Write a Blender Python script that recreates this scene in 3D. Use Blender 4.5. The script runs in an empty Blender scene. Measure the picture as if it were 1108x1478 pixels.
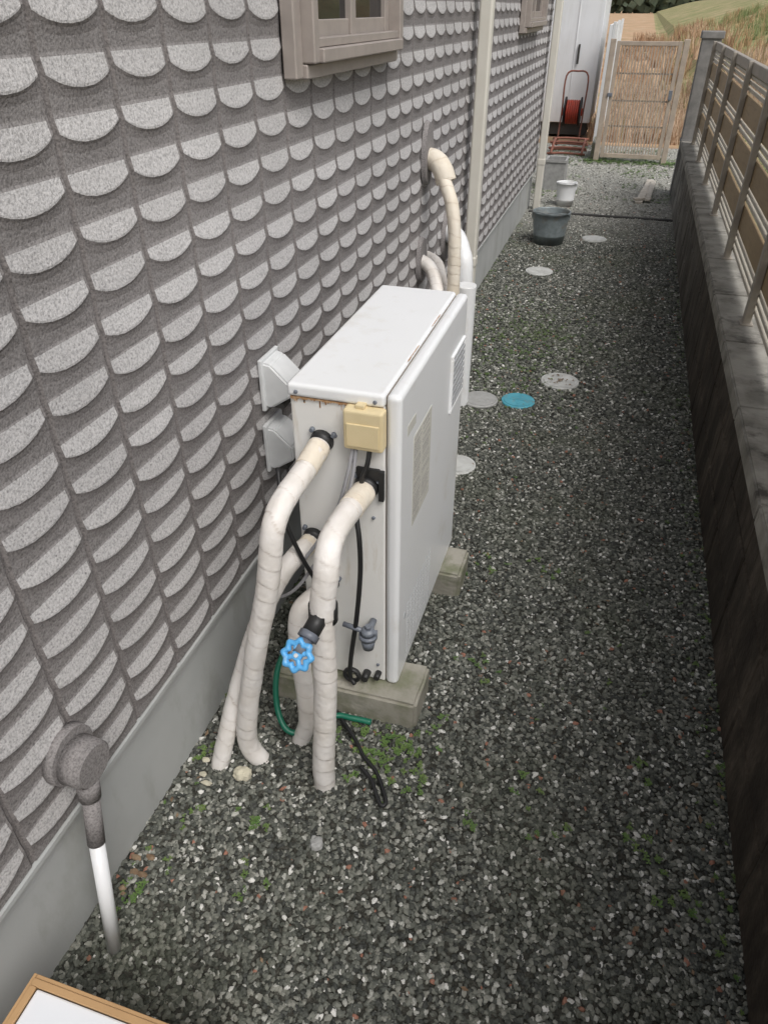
import bpy, bmesh, math, random
import numpy as np
from mathutils import Vector, Matrix, noise as mnoise
random.seed(4); rng=np.random.default_rng(7)
scene=bpy.context.scene
COL=scene.collection

# ---------------------------------------------------------------- materials
def new_mat(name):
    m=bpy.data.materials.new(name); m.use_nodes=True
    nt=m.node_tree; b=nt.nodes['Principled BSDF']
    return m,nt,b
def N(nt,t,**kw):
    n=nt.nodes.new(t)
    for k,v in kw.items():
        if k in n.inputs.keys(): n.inputs[k].default_value=v
        else: setattr(n,k,v)
    return n
def ramp(nt,stops,interp='LINEAR'):
    r=nt.nodes.new('ShaderNodeValToRGB'); cr=r.color_ramp; cr.interpolation=interp
    while len(cr.elements)<len(stops): cr.elements.new(0.5)
    for e,(p,c) in zip(cr.elements,stops):
        e.position=p; e.color=(c[0],c[1],c[2],1) if not isinstance(c,(int,float)) else (c,c,c,1)
    return r
def mixc(nt,fac,a,b,mode='MIX'):
    n=nt.nodes.new('ShaderNodeMix'); n.data_type='RGBA'; n.blend_type=mode
    for sock,v in ((n.inputs[0],fac),(n.inputs[6],a),(n.inputs[7],b)):
        if hasattr(v,'is_linked') or hasattr(v,'links'): nt.links.new(v,sock)
        elif isinstance(v,(int,float)): sock.default_value=v
        else: sock.default_value=(v[0],v[1],v[2],1)
    return n.outputs[2]
def simple(name,c1,c2=None,rough=.6,scale=8,detail=3,lo=.35,hi=.7,bump=0,bscale=60,bdist=.002,metal=0,spec=.5,dirt=None,dscale=3,dlo=.55,dhi=.75,stretch=None):
    m,nt,b=new_mat(name)
    tc=N(nt,'ShaderNodeNewGeometry'); P=tc.outputs['Position']
    if c2 is None: c2=tuple(x*.85 for x in c1)
    n=N(nt,'ShaderNodeTexNoise',Scale=scale,Detail=detail,Roughness=.6); nt.links.new(P,n.inputs['Vector'])
    r=ramp(nt,[(lo,0.0),(hi,1.0)]); nt.links.new(n.outputs['Fac'],r.inputs[0])
    c=mixc(nt,r.outputs[0],c1,c2)
    if dirt:
        n2=N(nt,'ShaderNodeTexNoise',Scale=dscale,Detail=5,Roughness=.65)
        if stretch:
            mp=N(nt,'ShaderNodeMapping'); mp.inputs['Scale'].default_value=stretch; nt.links.new(P,mp.inputs[0]); nt.links.new(mp.outputs[0],n2.inputs['Vector'])
        else: nt.links.new(P,n2.inputs['Vector'])
        r2=ramp(nt,[(dlo,0.0),(dhi,1.0)]); nt.links.new(n2.outputs['Fac'],r2.inputs[0])
        c=mixc(nt,r2.outputs[0],c,dirt)
    nt.links.new(c,b.inputs['Base Color'])
    b.inputs['Roughness'].default_value=rough; b.inputs['Metallic'].default_value=metal
    b.inputs['Specular IOR Level'].default_value=spec
    if bump:
        n3=N(nt,'ShaderNodeTexNoise',Scale=bscale,Detail=3,Roughness=.6); nt.links.new(tc.outputs['Position'],n3.inputs['Vector'])
        bp=N(nt,'ShaderNodeBump',Strength=bump,Distance=bdist); nt.links.new(n3.outputs['Fac'],bp.inputs['Height']); nt.links.new(bp.outputs[0],b.inputs['Normal'])
    return m

# stippled two-tone siding
def siding_mat(name,use_attr=True):
    m,nt,b=new_mat(name)
    g=N(nt,'ShaderNodeNewGeometry')
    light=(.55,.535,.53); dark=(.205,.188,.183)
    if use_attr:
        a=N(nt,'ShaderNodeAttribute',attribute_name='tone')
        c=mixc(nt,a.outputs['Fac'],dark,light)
    else:
        c=mixc(nt,.16,dark,light)
    n0=N(nt,'ShaderNodeTexNoise',Scale=1.7,Detail=4,Roughness=.6); nt.links.new(g.outputs['Position'],n0.inputs['Vector'])
    r0=ramp(nt,[(.3,.84),(.7,1.06)]); nt.links.new(n0.outputs['Fac'],r0.inputs[0])
    c=mixc(nt,1.0,c,r0.outputs[0],'MULTIPLY')
    n1=N(nt,'ShaderNodeTexNoise',Scale=230,Detail=2,Roughness=.6); nt.links.new(g.outputs['Position'],n1.inputs['Vector'])
    r1=ramp(nt,[(.3,.62),(.5,1.0),(.72,1.26)]); nt.links.new(n1.outputs['Fac'],r1.inputs[0])
    c=mixc(nt,1.0,c,r1.outputs[0],'MULTIPLY')
    n2=N(nt,'ShaderNodeTexVoronoi',Scale=75); nt.links.new(g.outputs['Position'],n2.inputs['Vector'])
    r2=ramp(nt,[(.10,.5),(.2,1.0)]); nt.links.new(n2.outputs['Distance'],r2.inputs[0])
    c=mixc(nt,.6,c,mixc(nt,1.0,c,r2.outputs[0],'MULTIPLY'))
    nt.links.new(c,b.inputs['Base Color'])
    b.inputs['Roughness'].default_value=.9; b.inputs['Specular IOR Level'].default_value=.2
    bp=N(nt,'ShaderNodeBump',Strength=.8,Distance=.002); nt.links.new(n1.outputs['Fac'],bp.inputs['Height']); nt.links.new(bp.outputs[0],b.inputs['Normal'])
    return m
M={}
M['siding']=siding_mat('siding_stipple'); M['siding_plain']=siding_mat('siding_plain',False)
M['found']=simple('foundation_mortar',(.46,.47,.46),(.40,.41,.40),rough=.85,scale=3,bump=.25,bscale=180,bdist=.001,dirt=(.29,.29,.26),dscale=1.0,dlo=.52,dhi=.8,stretch=(6,6,2.5))
M['bronze']=simple('window_aluminium',(.38,.335,.305),(.33,.29,.265),rough=.45,scale=20,metal=.1)
M['glass']=simple('window_glass',(.012,.014,.016),(.02,.02,.022),rough=.06)
M['pvc']=simple('cream_pvc',(.70,.68,.61),(.64,.61,.54),rough=.45,scale=4)
M['white']=simple('white_enamel',(.84,.85,.86),(.81,.82,.82),rough=.30,scale=2.5,dirt=(.60,.56,.48),dscale=6,dlo=.57,dhi=.95)
M['whiteside']=simple('offwhite_enamel',(.84,.83,.80),(.79,.78,.75),rough=.38,scale=5,dirt=(.56,.49,.38),dscale=1.0,dlo=.60,dhi=.85,stretch=(28,28,5))
M['seam']=simple('seam_dark',(.22,.19,.16),rough=.8)
M['rust']=simple('rust_stain',(.36,.17,.06),(.60,.42,.26),rough=.8,scale=75)
M['yellowed']=simple('yellowed_plastic',(.72,.60,.37),(.66,.54,.31),rough=.45,scale=14)
M['black']=simple('black_rubber',(.014,.014,.015),(.025,.025,.025),rough=.5)
M['greywire']=simple('grey_cable',(.36,.36,.38),rough=.5)
M['greyplastic']=simple('grey_plastic',(.17,.19,.22),(.13,.14,.17),rough=.4,scale=30)
M['grille']=simple('grille_slat',(.42,.43,.44),(.34,.35,.36),rough=.5,scale=30)
M['grilledark']=simple('grille_recess',(.10,.10,.10),rough=.8)
M['blue']=simple('blue_handle',(.12,.43,.80),(.09,.37,.72),rough=.35,scale=25,dirt=(.38,.55,.70),dscale=60)
M['bluelid']=simple('blue_lid',(.10,.40,.50),(.07,.33,.43),rough=.5,scale=20,dirt=(.2,.25,.22),dscale=25)
M['greylid']=simple('grey_lid',(.40,.40,.39),(.29,.29,.28),rough=.7,scale=25,bump=.3,bscale=90)
M['whitelid']=simple('pale_lid',(.60,.61,.59),(.44,.44,.42),rough=.6,scale=18)
M['green']=simple('green_hose',(.01,.15,.09),rough=.4)
M['concrete']=simple('mossy_concrete',(.36,.34,.29),(.26,.25,.20),rough=.9,scale=14,bump=.6,bscale=90,bdist=.003,dirt=(.15,.17,.08),dscale=7,dlo=.47,dhi=.72)
M['hood']=simple('hood_plastic',(.70,.71,.71),(.60,.61,.61),rough=.5,scale=12)
M['zinc']=simple('galvanised',(.27,.31,.32),(.18,.21,.22),rough=.5,scale=22,metal=.3,dirt=(.22,.19,.15),dscale=10)
M['wood']=simple('weathered_wood',(.62,.57,.50),(.48,.43,.36),rough=.85,scale=20)
M['fencewood']=simple('fence_board',(.40,.29,.165),(.30,.215,.12),rough=.6,scale=2,detail=4,dirt=(.24,.17,.10),dscale=3,dlo=.5,dhi=.8,stretch=(1,2,30))
M['fencepale']=simple('fence_slat',(.56,.52,.44),(.48,.44,.37),rough=.55,scale=9)
M['fencepost']=simple('fence_post',(.36,.32,.27),(.30,.27,.23),rough=.5,scale=9)
M['gate']=simple('gate_paint',(.46,.385,.31),(.36,.30,.25),rough=.6,scale=9,dirt=(.30,.25,.20),dscale=7,dlo=.5,dhi=.8)
M['cap']=simple('wall_cap',(.34,.325,.29),(.20,.19,.165),rough=.9,scale=6,detail=5,lo=.4,hi=.62,bump=.5,bscale=70,bdist=.003,dirt=(.075,.068,.058),dscale=9,dlo=.54,dhi=.70)
M['card']=simple('cardboard',(.50,.31,.15),(.44,.27,.13),rough=.8,scale=12)
M['paper']=simple('white_foam',(.80,.82,.85),(.74,.76,.79),rough=.7,scale=3)
M['pillar']=simple('pillar_stone',(.26,.25,.24),(.17,.165,.16),rough=.9,scale=14,bump=.4,bscale=60)
M['shed']=simple('shed_white',(.78,.79,.80),(.74,.75,.76),rough=.5,scale=2,dirt=(.60,.60,.58),dscale=1,dlo=.5,dhi=.8,stretch=(4,4,.6))
M['dark']=simple('dark_base',(.05,.048,.045),rough=.8)
M['leafbrown']=simple('dead_leaf',(.16,.10,.06),(.30,.22,.14),rough=.8,scale=40)
M['red']=simple('red_metal',(.50,.06,.03),(.3,.06,.04),rough=.5,scale=20)
M['rustred']=simple('rusty_pipe',(.30,.11,.07),(.19,.09,.07),rough=.7,scale=20)
M['mortar']=simple('block_joint',(.06,.053,.046),rough=.95)
M['label']=simple('label_paper',(.62,.61,.55),(.55,.54,.49),rough=.6,scale=10)
M['print']=simple('label_print',(.28,.27,.26),(.40,.39,.37),rough=.7,scale=60)
M['slot']=simple('slot_shadow',(.50,.52,.54),rough=.6)
M['stonepale']=simple('pale_stone',(.62,.58,.45),(.45,.42,.33),rough=.9,scale=30)

def block_mat():
    m,nt,b=new_mat('stained_block'); g=N(nt,'ShaderNodeNewGeometry')
    mp=N(nt,'ShaderNodeMapping'); nt.links.new(g.outputs['Position'],mp.inputs[0]); mp.inputs['Scale'].default_value=(5,5,2)
    n=N(nt,'ShaderNodeTexNoise',Scale=2.2,Detail=6,Roughness=.7); nt.links.new(mp.outputs[0],n.inputs['Vector'])
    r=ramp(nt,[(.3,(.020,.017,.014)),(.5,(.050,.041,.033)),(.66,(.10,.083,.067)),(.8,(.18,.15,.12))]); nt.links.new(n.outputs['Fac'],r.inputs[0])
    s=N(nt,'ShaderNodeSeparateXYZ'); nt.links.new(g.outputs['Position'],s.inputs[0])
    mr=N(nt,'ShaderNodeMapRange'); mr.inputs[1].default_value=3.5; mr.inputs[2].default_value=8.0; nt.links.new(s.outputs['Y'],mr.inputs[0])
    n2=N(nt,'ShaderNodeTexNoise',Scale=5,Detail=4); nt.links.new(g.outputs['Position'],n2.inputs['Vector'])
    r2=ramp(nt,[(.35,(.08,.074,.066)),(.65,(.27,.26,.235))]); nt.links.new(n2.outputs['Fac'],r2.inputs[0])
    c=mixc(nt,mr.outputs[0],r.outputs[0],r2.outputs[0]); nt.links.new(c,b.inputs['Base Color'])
    b.inputs['Roughness'].default_value=.92; b.inputs['Specular IOR Level'].default_value=.25
    n3=N(nt,'ShaderNodeTexNoise',Scale=80,Detail=3); nt.links.new(g.outputs['Position'],n3.inputs['Vector'])
    bp=N(nt,'ShaderNodeBump',Strength=.7,Distance=.004); nt.links.new(n3.outputs['Fac'],bp.inputs['Height']); nt.links.new(bp.outputs[0],b.inputs['Normal'])
    return m
M['block']=block_mat()

def tape_mat(name,a1,a2,seamc):
    m,nt,b=new_mat(name); g=N(nt,'ShaderNodeNewGeometry')
    a=N(nt,'ShaderNodeAttribute',attribute_name='seam')
    n=N(nt,'ShaderNodeTexNoise',Scale=14,Detail=4); nt.links.new(g.outputs['Position'],n.inputs['Vector'])
    r=ramp(nt,[(.3,a1),(.7,a2)]); nt.links.new(n.outputs['Fac'],r.inputs[0])
    c=mixc(nt,a.outputs['Fac'],r.outputs[0],seamc)
    nt.links.new(c,b.inputs['Base Color']); b.inputs['Roughness'].default_value=.5
    n3=N(nt,'ShaderNodeTexNoise',Scale=60,Detail=3); nt.links.new(g.outputs['Position'],n3.inputs['Vector'])
    bp=N(nt,'ShaderNodeBump',Strength=.55,Distance=.004); nt.links.new(n3.outputs['Fac'],bp.inputs['Height']); nt.links.new(bp.outputs[0],b.inputs['Normal'])
    return m
M['tape']=tape_mat('insulation_tape',(.70,.655,.60),(.83,.80,.77),(.52,.45,.39))
M['foam']=tape_mat('aged_tape',(.70,.62,.50),(.80,.74,.64),(.50,.40,.29))

# ---------------------------------------------------------------- mesh helpers
def empty(name,loc=(0,0,0)):
    e=bpy.data.objects.new(name,None); COL.objects.link(e); e.location=loc; e.empty_display_size=.1
    return e
def link(ob,parent=None):
    COL.objects.link(ob)
    if parent is not None:
        ob.parent=parent
        ob.matrix_parent_inverse=Matrix.Translation(-Vector(parent.location))
    return ob
def from_bm(name,bm,mat,parent=None,smooth=False):
    me=bpy.data.meshes.new(name); bm.to_mesh(me); bm.free()
    if mat: me.materials.append(mat)
    if smooth:
        for p in me.polygons: p.use_smooth=True
    return link(bpy.data.objects.new(name,me),parent)
def bm_box(bm,lo,hi,rot=None):
    r=bmesh.ops.create_cube(bm,size=1)
    c=[(a+b)/2 for a,b in zip(lo,hi)]; s=[b-a for a,b in zip(lo,hi)]
    for v in r['verts']:
        v.co=Vector((v.co.x*s[0],v.co.y*s[1],v.co.z*s[2]))
        if rot: v.co=rot@v.co
        v.co+=Vector(c)
    return r['verts']
def box(name,lo,hi,mat,parent=None,bevel=0,seg=2,rot=None):
    bm=bmesh.new(); bm_box(bm,lo,hi,rot)
    if bevel: bmesh.ops.bevel(bm,geom=bm.edges[:],offset=bevel,segments=seg,affect='EDGES',profile=.5)
    ob=from_bm(name,bm,mat,parent,smooth=False)
    if bevel>=.008 and seg>2:
        for p in ob.data.polygons: p.use_smooth=True
        md=ob.modifiers.new('wn','WEIGHTED_NORMAL'); md.weight=100; md.keep_sharp=False
    return ob
def boxes(name,lst,mat,parent=None,bevel=0):
    bm=bmesh.new()
    for lo,hi in lst: bm_box(bm,lo,hi)
    if bevel: bmesh.ops.bevel(bm,geom=bm.edges[:],offset=bevel,segments=1,affect='EDGES')
    return from_bm(name,bm,mat,parent)
def cyl(name,p0,p1,r0,r1,mat,parent=None,seg=32,bevel=0,cap=True):
    p0=Vector(p0);p1=Vector(p1);d=p1-p0
    bm=bmesh.new()
    bmesh.ops.create_cone(bm,cap_ends=cap,segments=seg,radius1=r0,radius2=r1,depth=d.length)
    if bevel: 
        es=[e for e in bm.edges if len(e.link_faces)==2 and any(len(f.verts)>4 for f in e.link_faces)]
        bmesh.ops.bevel(bm,geom=es,offset=bevel,segments=2,affect='EDGES')
    q=d.to_track_quat('Z','Y').to_matrix().to_4x4(); q.translation=(p0+p1)/2
    bmesh.ops.transform(bm,matrix=q,verts=bm.verts)
    ob=from_bm(name,bm,mat,parent)
    for p in ob.data.polygons: p.use_smooth=len(p.vertices)==4
    return ob
def smoothpath(pts,n):
    P=[Vector(p) for p in pts]; P=[P[0]*2-P[1]]+P+[P[-1]*2-P[-2]]
    out=[]
    for i in range(1,len(P)-2):
        for k in range(n):
            t=k/n; a,b,c,d=P[i-1],P[i],P[i+1],P[i+2]
            out.append(.5*((2*b)+(c-a)*t+(2*a-5*b+4*c-d)*t*t+(3*b-3*c+d-a)*t**3))
    out.append(P[-2]); return out
def tube(name,pts,r,mat,parent=None,n=8,seg=16,wrap=0,jit=0,cap=True):
    path=smoothpath(pts,60 if wrap else n)
    if wrap:
        L=[0]
        for a,b in zip(path,path[1:]): L.append(L[-1]+(b-a).length)
        tot=L[-1]; m=max(8,int(tot/.0022)); new=[];j=0
        for i in range(m+1):
            s=tot*i/m
            while j<len(L)-2 and L[j+1]<s: j+=1
            f=(s-L[j])/max(1e-9,L[j+1]-L[j]); new.append(path[j].lerp(path[j+1],min(1,max(0,f))))
        path=new; seg=30
    vs=[];fs=[];sm=[]
    s=0; prev=None; hid=sum(map(ord,name))+pts[0][0]*91+pts[0][2]*37
    for i,p in enumerate(path):
        t=(path[min(i+1,len(path)-1)]-path[max(i-1,0)]).normalized()
        if prev is None: u=t.orthogonal().normalized()
        else: u=(prev-t*prev.dot(t)).normalized()
        prev=u; v=t.cross(u)
        if i: s+=(p-path[i-1]).length
        for k in range(seg):
            a=2*math.pi*k/seg; rr=r
            if wrap:
                w=s/wrap+k/seg+.95*mnoise.noise(Vector((s*9,hid,0)))+.14*mnoise.noise(Vector((s*30,math.cos(a)+hid,math.sin(a)))); fr=w%1.0
                st=mnoise.noise(Vector((math.floor(w)*3.3,hid,5)))
                rr=r*(1+(.032+.035*st)*fr+.06*mnoise.noise(Vector((s*16,math.cos(a)*1.5+hid,math.sin(a)*1.5))))
                vis=.55+.5*mnoise.noise(Vector((s*25,math.cos(a)*2+hid,math.sin(a)*2)))+.6*st
                sm.append(min(1,max(0,(1-fr/.08)*vis)) if fr<.08 else 0.0)
            vs.append(p+u*math.cos(a)*rr+v*math.sin(a)*rr)
    for i in range(len(path)-1):
        for k in range(seg):
            fs.append((i*seg+k,i*seg+(k+1)%seg,(i+1)*seg+(k+1)%seg,(i+1)*seg+k))
    if cap:
        fs.append(tuple(range(seg))[::-1]); b=(len(path)-1)*seg; fs.append(tuple(range(b,b+seg)))
    me=bpy.data.meshes.new(name); me.from_pydata([tuple(v) for v in vs],[],fs); me.materials.append(mat)
    for p in me.polygons: p.use_smooth=len(p.vertices)==4
    if wrap:
        at=me.attributes.new('seam','FLOAT','POINT'); at.data.foreach_set('value',sm)
    return link(bpy.data.objects.new(name,me),parent)

# ---------------------------------------------------------------- camera
cam=bpy.data.cameras.new('camera'); co=bpy.data.objects.new('camera',cam); COL.objects.link(co)
co.location=(0,0,1.6); pitch=math.atan(729/1040); yaw=math.atan(387/1270)
co.rotation_euler=(math.pi/2-pitch,0,yaw)
cam.sensor_fit='VERTICAL'; cam.sensor_height=24; cam.sensor_width=24; cam.lens=24*1040/1478
cam.clip_start=.02; cam.clip_end=2000
scene.camera=co

# ---------------------------------------------------------------- house
house=empty('house',(-.8,3,0))
Y0,Y1=-1.53,7.6
TW=.168; TH=.0758; ZB=.335; ROWS=36
def siding():
    sv=np.array([0,.018,.04,.07,.13,.22,.35,.5,.65,.78,.87,.93,.96,.982,1.0])
    V=[];F=[];T=[]
    y=.15-10*TW
    ncol=int((Y1-y)/TW)
    holes=[(1.86,2.66,1.50,2.6),(5.62,6.6,1.50,2.6)]
    ns=len(sv)
    base=0
    for c in range(ncol+1):
        for r in range(ROWS):
            yy=y+c*TW; zt=ZB+(r+1)*TH
            if any(a<yy+TW*.5<b and zz<zt-TH*.5<zz2 for a,b,zz,zz2 in holes): continue
            w=min(TW,Y1-yy)
            if w<.02: continue
            rd=random.uniform(-.035,.035); tilt=random.uniform(-.10,.10); dm=random.uniform(.8,1.15)
            arc=1-np.abs(2*sv-1)**2.3
            e=.28+rd+.31*arc+tilt*(sv-.5)
            e0=.06+random.uniform(-.015,.03)+0*arc
            tf=[0*e,e0*.5+0*e,e0,e0+(e-e0)*.4,e0+(e-e0)*.90,e,e+(1-e)*.14,e+(1-e)*.45,e+(1-e)*.85,np.ones_like(e)]
            dep=[0,.0004,.0012,.0036,.0070,.0066,.0040,.0015,.0003,0]
            inner=((sv>.03)&(sv<.97)).astype(float)
            prof=.5+.5*np.sin(math.pi*sv)
            lt=random.uniform(.84,1.0)
            for k in range(10):
                for i in range(ns):
                    d=dep[k]*dm*prof[i] if inner[i] else -.003
                    V.append((-.80+d-.006, yy+sv[i]*w, zt-tf[k][i]*TH))
            for k in range(9):
                for i in range(ns-1):
                    a=base+k*ns+i
                    F.append((a,a+1,a+ns+1,a+ns))
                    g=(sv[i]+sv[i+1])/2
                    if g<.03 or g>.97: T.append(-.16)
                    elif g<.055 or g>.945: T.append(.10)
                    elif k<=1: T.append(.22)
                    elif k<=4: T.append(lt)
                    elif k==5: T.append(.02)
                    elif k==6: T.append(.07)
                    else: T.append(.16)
            base+=10*ns
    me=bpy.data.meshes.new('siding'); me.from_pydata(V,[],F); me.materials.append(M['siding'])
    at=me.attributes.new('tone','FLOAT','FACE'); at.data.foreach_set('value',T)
    me.update()
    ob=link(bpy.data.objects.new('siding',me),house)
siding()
ZT=ZB+ROWS*TH
box('wall_core',(-5.5,Y0,ZB),(-.812,Y1,ZT),M['siding_plain'],house)
box('foundation',(-5.45,Y0,-.2),(-.826,Y1-.02,ZB-.001),M['found'],house)
box('starter_flashing',(-.8255,Y0,ZB-.012),(-.800,Y1-.003,ZB-.0015),M['found'],house)
boxes('eave',[((-5.9,Y0-.1,ZT),(-.45,Y1+.4,ZT+.14))],M['bronze'],house)
def window(name,y0,y1,z0,z1):
    w=empty(name,(-.8,y0,z0)); w.parent=house; w.matrix_parent_inverse=Matrix.Translation(-house.location)
    boxes('frame',[((-.86,y0,z0),(-.735,y0+.035,z1)),((-.86,y1-.035,z0),(-.735,y1,z1)),
                  ((-.86,y0+.035,z1-.04),(-.735,y1-.035,z1)),((-.86,y0+.035,z0),(-.725,y1-.035,z0+.03))],M['bronze'],w,.003)
    boxes('outer_trim',[((-.799,y0-.045,z0-.03),(-.765,y0-.001,z1+.03)),((-.799,y1+.001,z0-.03),(-.765,y1+.045,z1+.03)),
                  ((-.799,y0-.001,z0-.032),(-.755,y1+.001,z0-.002))],M['bronze'],w,.003)
    ym=(y0+y1)/2
    boxes('sash',[((-.80,y0+.036,z0+.031),(-.772,y0+.075,z1-.041)),((-.80,ym-.02,z0+.031),(-.768,ym+.02,z1-.041)),
                  ((-.80,y1-.075,z0+.031),(-.772,y1-.036,z1-.041)),((-.802,y0+.0755,z0+.031),(-.775,ym-.0205,z0+.085)),
                  ((-.802,ym+.0205,z0+.031),(-.775,y1-.0755,z0+.085))],M['bronze'],w,.002)
    box('glass',(-.79,y0+.05,z0+.05),(-.785,y1-.05,z1-.05),M['glass'],w)
    box('rail_cover',(-.765,y0+.036,z0+.031),(-.74,y1-.036,z0+.05),M['bronze'],w,.002)
window('window',1.86,2.62,1.49,2.5)
window('window',5.65,6.55,1.49,2.5)
jb=empty('wall_junction_box',(-.78,.62,.47))
cyl('flange',(-.805,.625,.475),(-.785,.625,.475),.058,.056,M['siding_plain'],jb,40)
cyl('drum',(-.785,.622,.472),(-.738,.62,.47),.047,.045,M['siding_plain'],jb,40,.004)
cyl('neck',(-.762,.615,.435),(-.760,.605,.385),.022,.020,M['siding_plain'],jb)
cyl('painted_conduit',(-.760,.607,.39),(-.752,.575,.285),.0165,.0165,M['siding_plain'],jb)
cyl('white_conduit',(-.752,.5755,.2855),(-.735,.505,-.01),.0145,.0145,M['white'],jb)

def hood(name,yc,zt):
    h=empty(name,(-.8,yc,zt))
    w=.046;H=.125
    prof=[(0,0),(.025,-.004),(.072,-.050),(.075,-.088),(.02,-H),(0,-H)]
    bm=bmesh.new(); A=[];B=[]
    for dx,dz in prof:
        A.append(bm.verts.new((-.795+dx,yc-w,zt+dz))); B.append(bm.verts.new((-.795+dx,yc+w,zt+dz)))
    bm.faces.new(A); bm.faces.new(B[::-1])
    for i in range(len(prof)): 
        j=(i+1)%len(prof); bm.faces.new((A[i],B[i],B[j],A[j]))
    bmesh.ops.recalc_face_normals(bm,faces=bm.faces)
    bmesh.ops.bevel(bm,geom=bm.edges[:],offset=.005,segments=2,affect='EDGES')
    from_bm('shell',bm,M['hood'],h)
    box('backplate',(-.80,yc-.054,zt-H-.008),(-.789,yc+.054,zt+.008),M['hood'],h,.003)
    box('mouth',(-.78,yc-.035,zt-H-.002),(-.745,yc+.035,zt-H+.012),M['dark'],h)
hood('vent_hood',1.585,.865)
hood('vent_hood',1.575,.685)

def downspout(name,x,y,zt):
    d=empty(name,(x,y,0))
    box('pipe',(x-.032,y-.034,-.02),(x+.032,y+.034,zt),M['pvc'],d,.012,3)
    for z in (1.75,2.6):
        box('bracket',(x-.06,y-.038,z),(x+.036,y+.038,z+.022),M['pvc'],d,.004)
    box('coupler',(x-.036,y-.038,.40),(x+.036,y+.038,.46),M['pvc'],d,.012,3)
downspout('downspout',-.742,4.1,ZT)
downspout('downspout',-.742,7.42,ZT)

def oval_plate(name,y,z,a,b,parent):
    bm=bmesh.new(); bmesh.ops.create_cone(bm,cap_ends=True,segments=40,radius1=1,radius2=.93,depth=1)
    for v in bm.verts: v.co=Vector((-.792+v.co.z*.018,y+v.co.x*a,z+v.co.y*b))
    bmesh.ops.recalc_face_normals(bm,faces=bm.faces)
    return from_bm(name,bm,M['siding_plain'],parent)
wp=empty('insulated_wall_pipe',(-.8,3.2,1.1))
oval_plate('cover_plate',3.22,1.10,.075,.125,wp)
tube('elbow_sleeve',[(-.80,3.24,1.08),(-.755,3.22,1.075),(-.72,3.20,1.045),(-.70,3.19,1.0)],.042,M['foam'],wp,wrap=.05)
tube('pipe',[(-.735,3.20,1.06),(-.70,3.17,1.0),(-.66,3.13,.93),(-.635,3.10,.82),(-.625,3.08,.66),(-.62,3.07,.45),(-.62,3.07,0)],.027,M['foam'],wp,wrap=.05)
lp=empty('low_wall_pipes',(-.8,3.3,.6))
oval_plate('cover_plate_1',3.17,.68,.07,.10,lp); oval_plate('cover_plate_2',3.66,.66,.075,.12,lp)
tube('pipe_1',[(-.80,3.17,.68),(-.74,3.13,.66),(-.70,3.08,.60),(-.68,3.02,.5),(-.68,3.0,0)],.028,M['tape'],lp,wrap=.05)
tube('pipe_2',[(-.80,3.30,.66),(-.73,3.22,.65),(-.69,3.15,.58),(-.67,3.12,.45),(-.67,3.12,0)],.026,M['tape'],lp,wrap=.05)
tube('pipe_3',[(-.80,3.66,.68),(-.74,3.62,.68),(-.69,3.55,.63),(-.66,3.5,.52),(-.65,3.48,0)],.045,M['white'],lp)
tube('pressure_vessel',[(-.585,3.18,-.02),(-.585,3.18,.2),(-.585,3.18,.52),(-.585,3.18,.585)],.045,M['white'],lp)

# ---------------------------------------------------------------- water heater
wh=empty('water_heater',(-.48,1.6,.1))
XA,XB,YA,YB,ZA,ZC=-.600,-.352,1.277,1.955,.102,.955
box('body',(XA,YA+.004,ZA),(XB-.036,YB,ZC-.030),M['whiteside'],wh,.004)
box('seam_liner',(XA+.01,YA+.010,ZA+.01),(XB-.02,YB-.01,ZC-.008),M['seam'],wh)
box('lid',(XA-.004,YA-.004,ZC-.031),(XB-.0350,YB+.004,ZC),M['white'],wh,.009,4)
box('front_panel',(XB-.0333,YA,ZA-.004),(XB,YB+.002,ZC-.001),M['white'],wh,.013,5)
bm=bmesh.new()
for i in range(110):
    x=XA+.003+i*(XB-.042-XA)/110; hh=(.0024+.0028*abs(mnoise.noise(Vector((i*.3,2,0)))*3))*(1.9 if i<7 or i>98 else 1)
    bm_box(bm,(x,YA-.0002,ZC-.0315-hh),(x+.0019,YA+.004,ZC-.0312))
for i in range(12):
    x=random.uniform(XA+.01,XB-.05); L=random.uniform(.006,.022)
    bm_box(bm,(x,YA+.0034,ZC-.034-L),(x+random.uniform(.001,.0035),YA+.0042,ZC-.034))
for i in range(70):
    y=YA+.01+i*(YB-YA-.02)/70
    if mnoise.noise(Vector((y*9,7,1)))>.1: bm_box(bm,(XB-.0362,y,ZC-.0012),(XB-.0346+random.uniform(-.001,.0003),y+.009,ZC+.0003))
from_bm('rusty_flange',bm,M['rust'],wh)
for x,z in ((XA+.018,ZC-.018),(XB-.055,ZC-.018),(XA+.012,.16),(XB-.055,.16),(XA+.012,.5),(-.462,.785),(-.50,.84),(-.44,.118),(-.415,.64)):
    yy=YA-.004 if z>ZC-.03 else YA+.004
    cyl('screw',(x,yy+.001,z),(x,yy-.004,z),.005,.0035,M['greyplastic'],wh,12)
box('connector_cover',(-.470,YA-.030,.832),(-.383,YA+.003,.925),M['yellowed'],wh,.006,3)
box('connector_cover_hinge',(-.445,YA-.020,.925),(-.425,YA+.002,.934),M['yellowed'],wh,.002)
box('connector_cover_lip',(-.462,YA-.033,.842),(-.391,YA-.029,.895),M['yellowed'],wh,.0015)
def port(x,z,r):
    cyl('port_grommet',(x,YA+.004,z),(x,YA-.02,z),r*1.25,r*1.05,M['black'],wh,28,.003)
    for a in (.6,2.3,4.1): 
        cyl('port_bolt',(x+math.cos(a)*r*1.5,YA+.004,z+math.sin(a)*r*1.5),(x+math.cos(a)*r*1.5,YA-.006,z+math.sin(a)*r*1.5),.006,.005,M['greyplastic'],wh,8)
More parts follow.
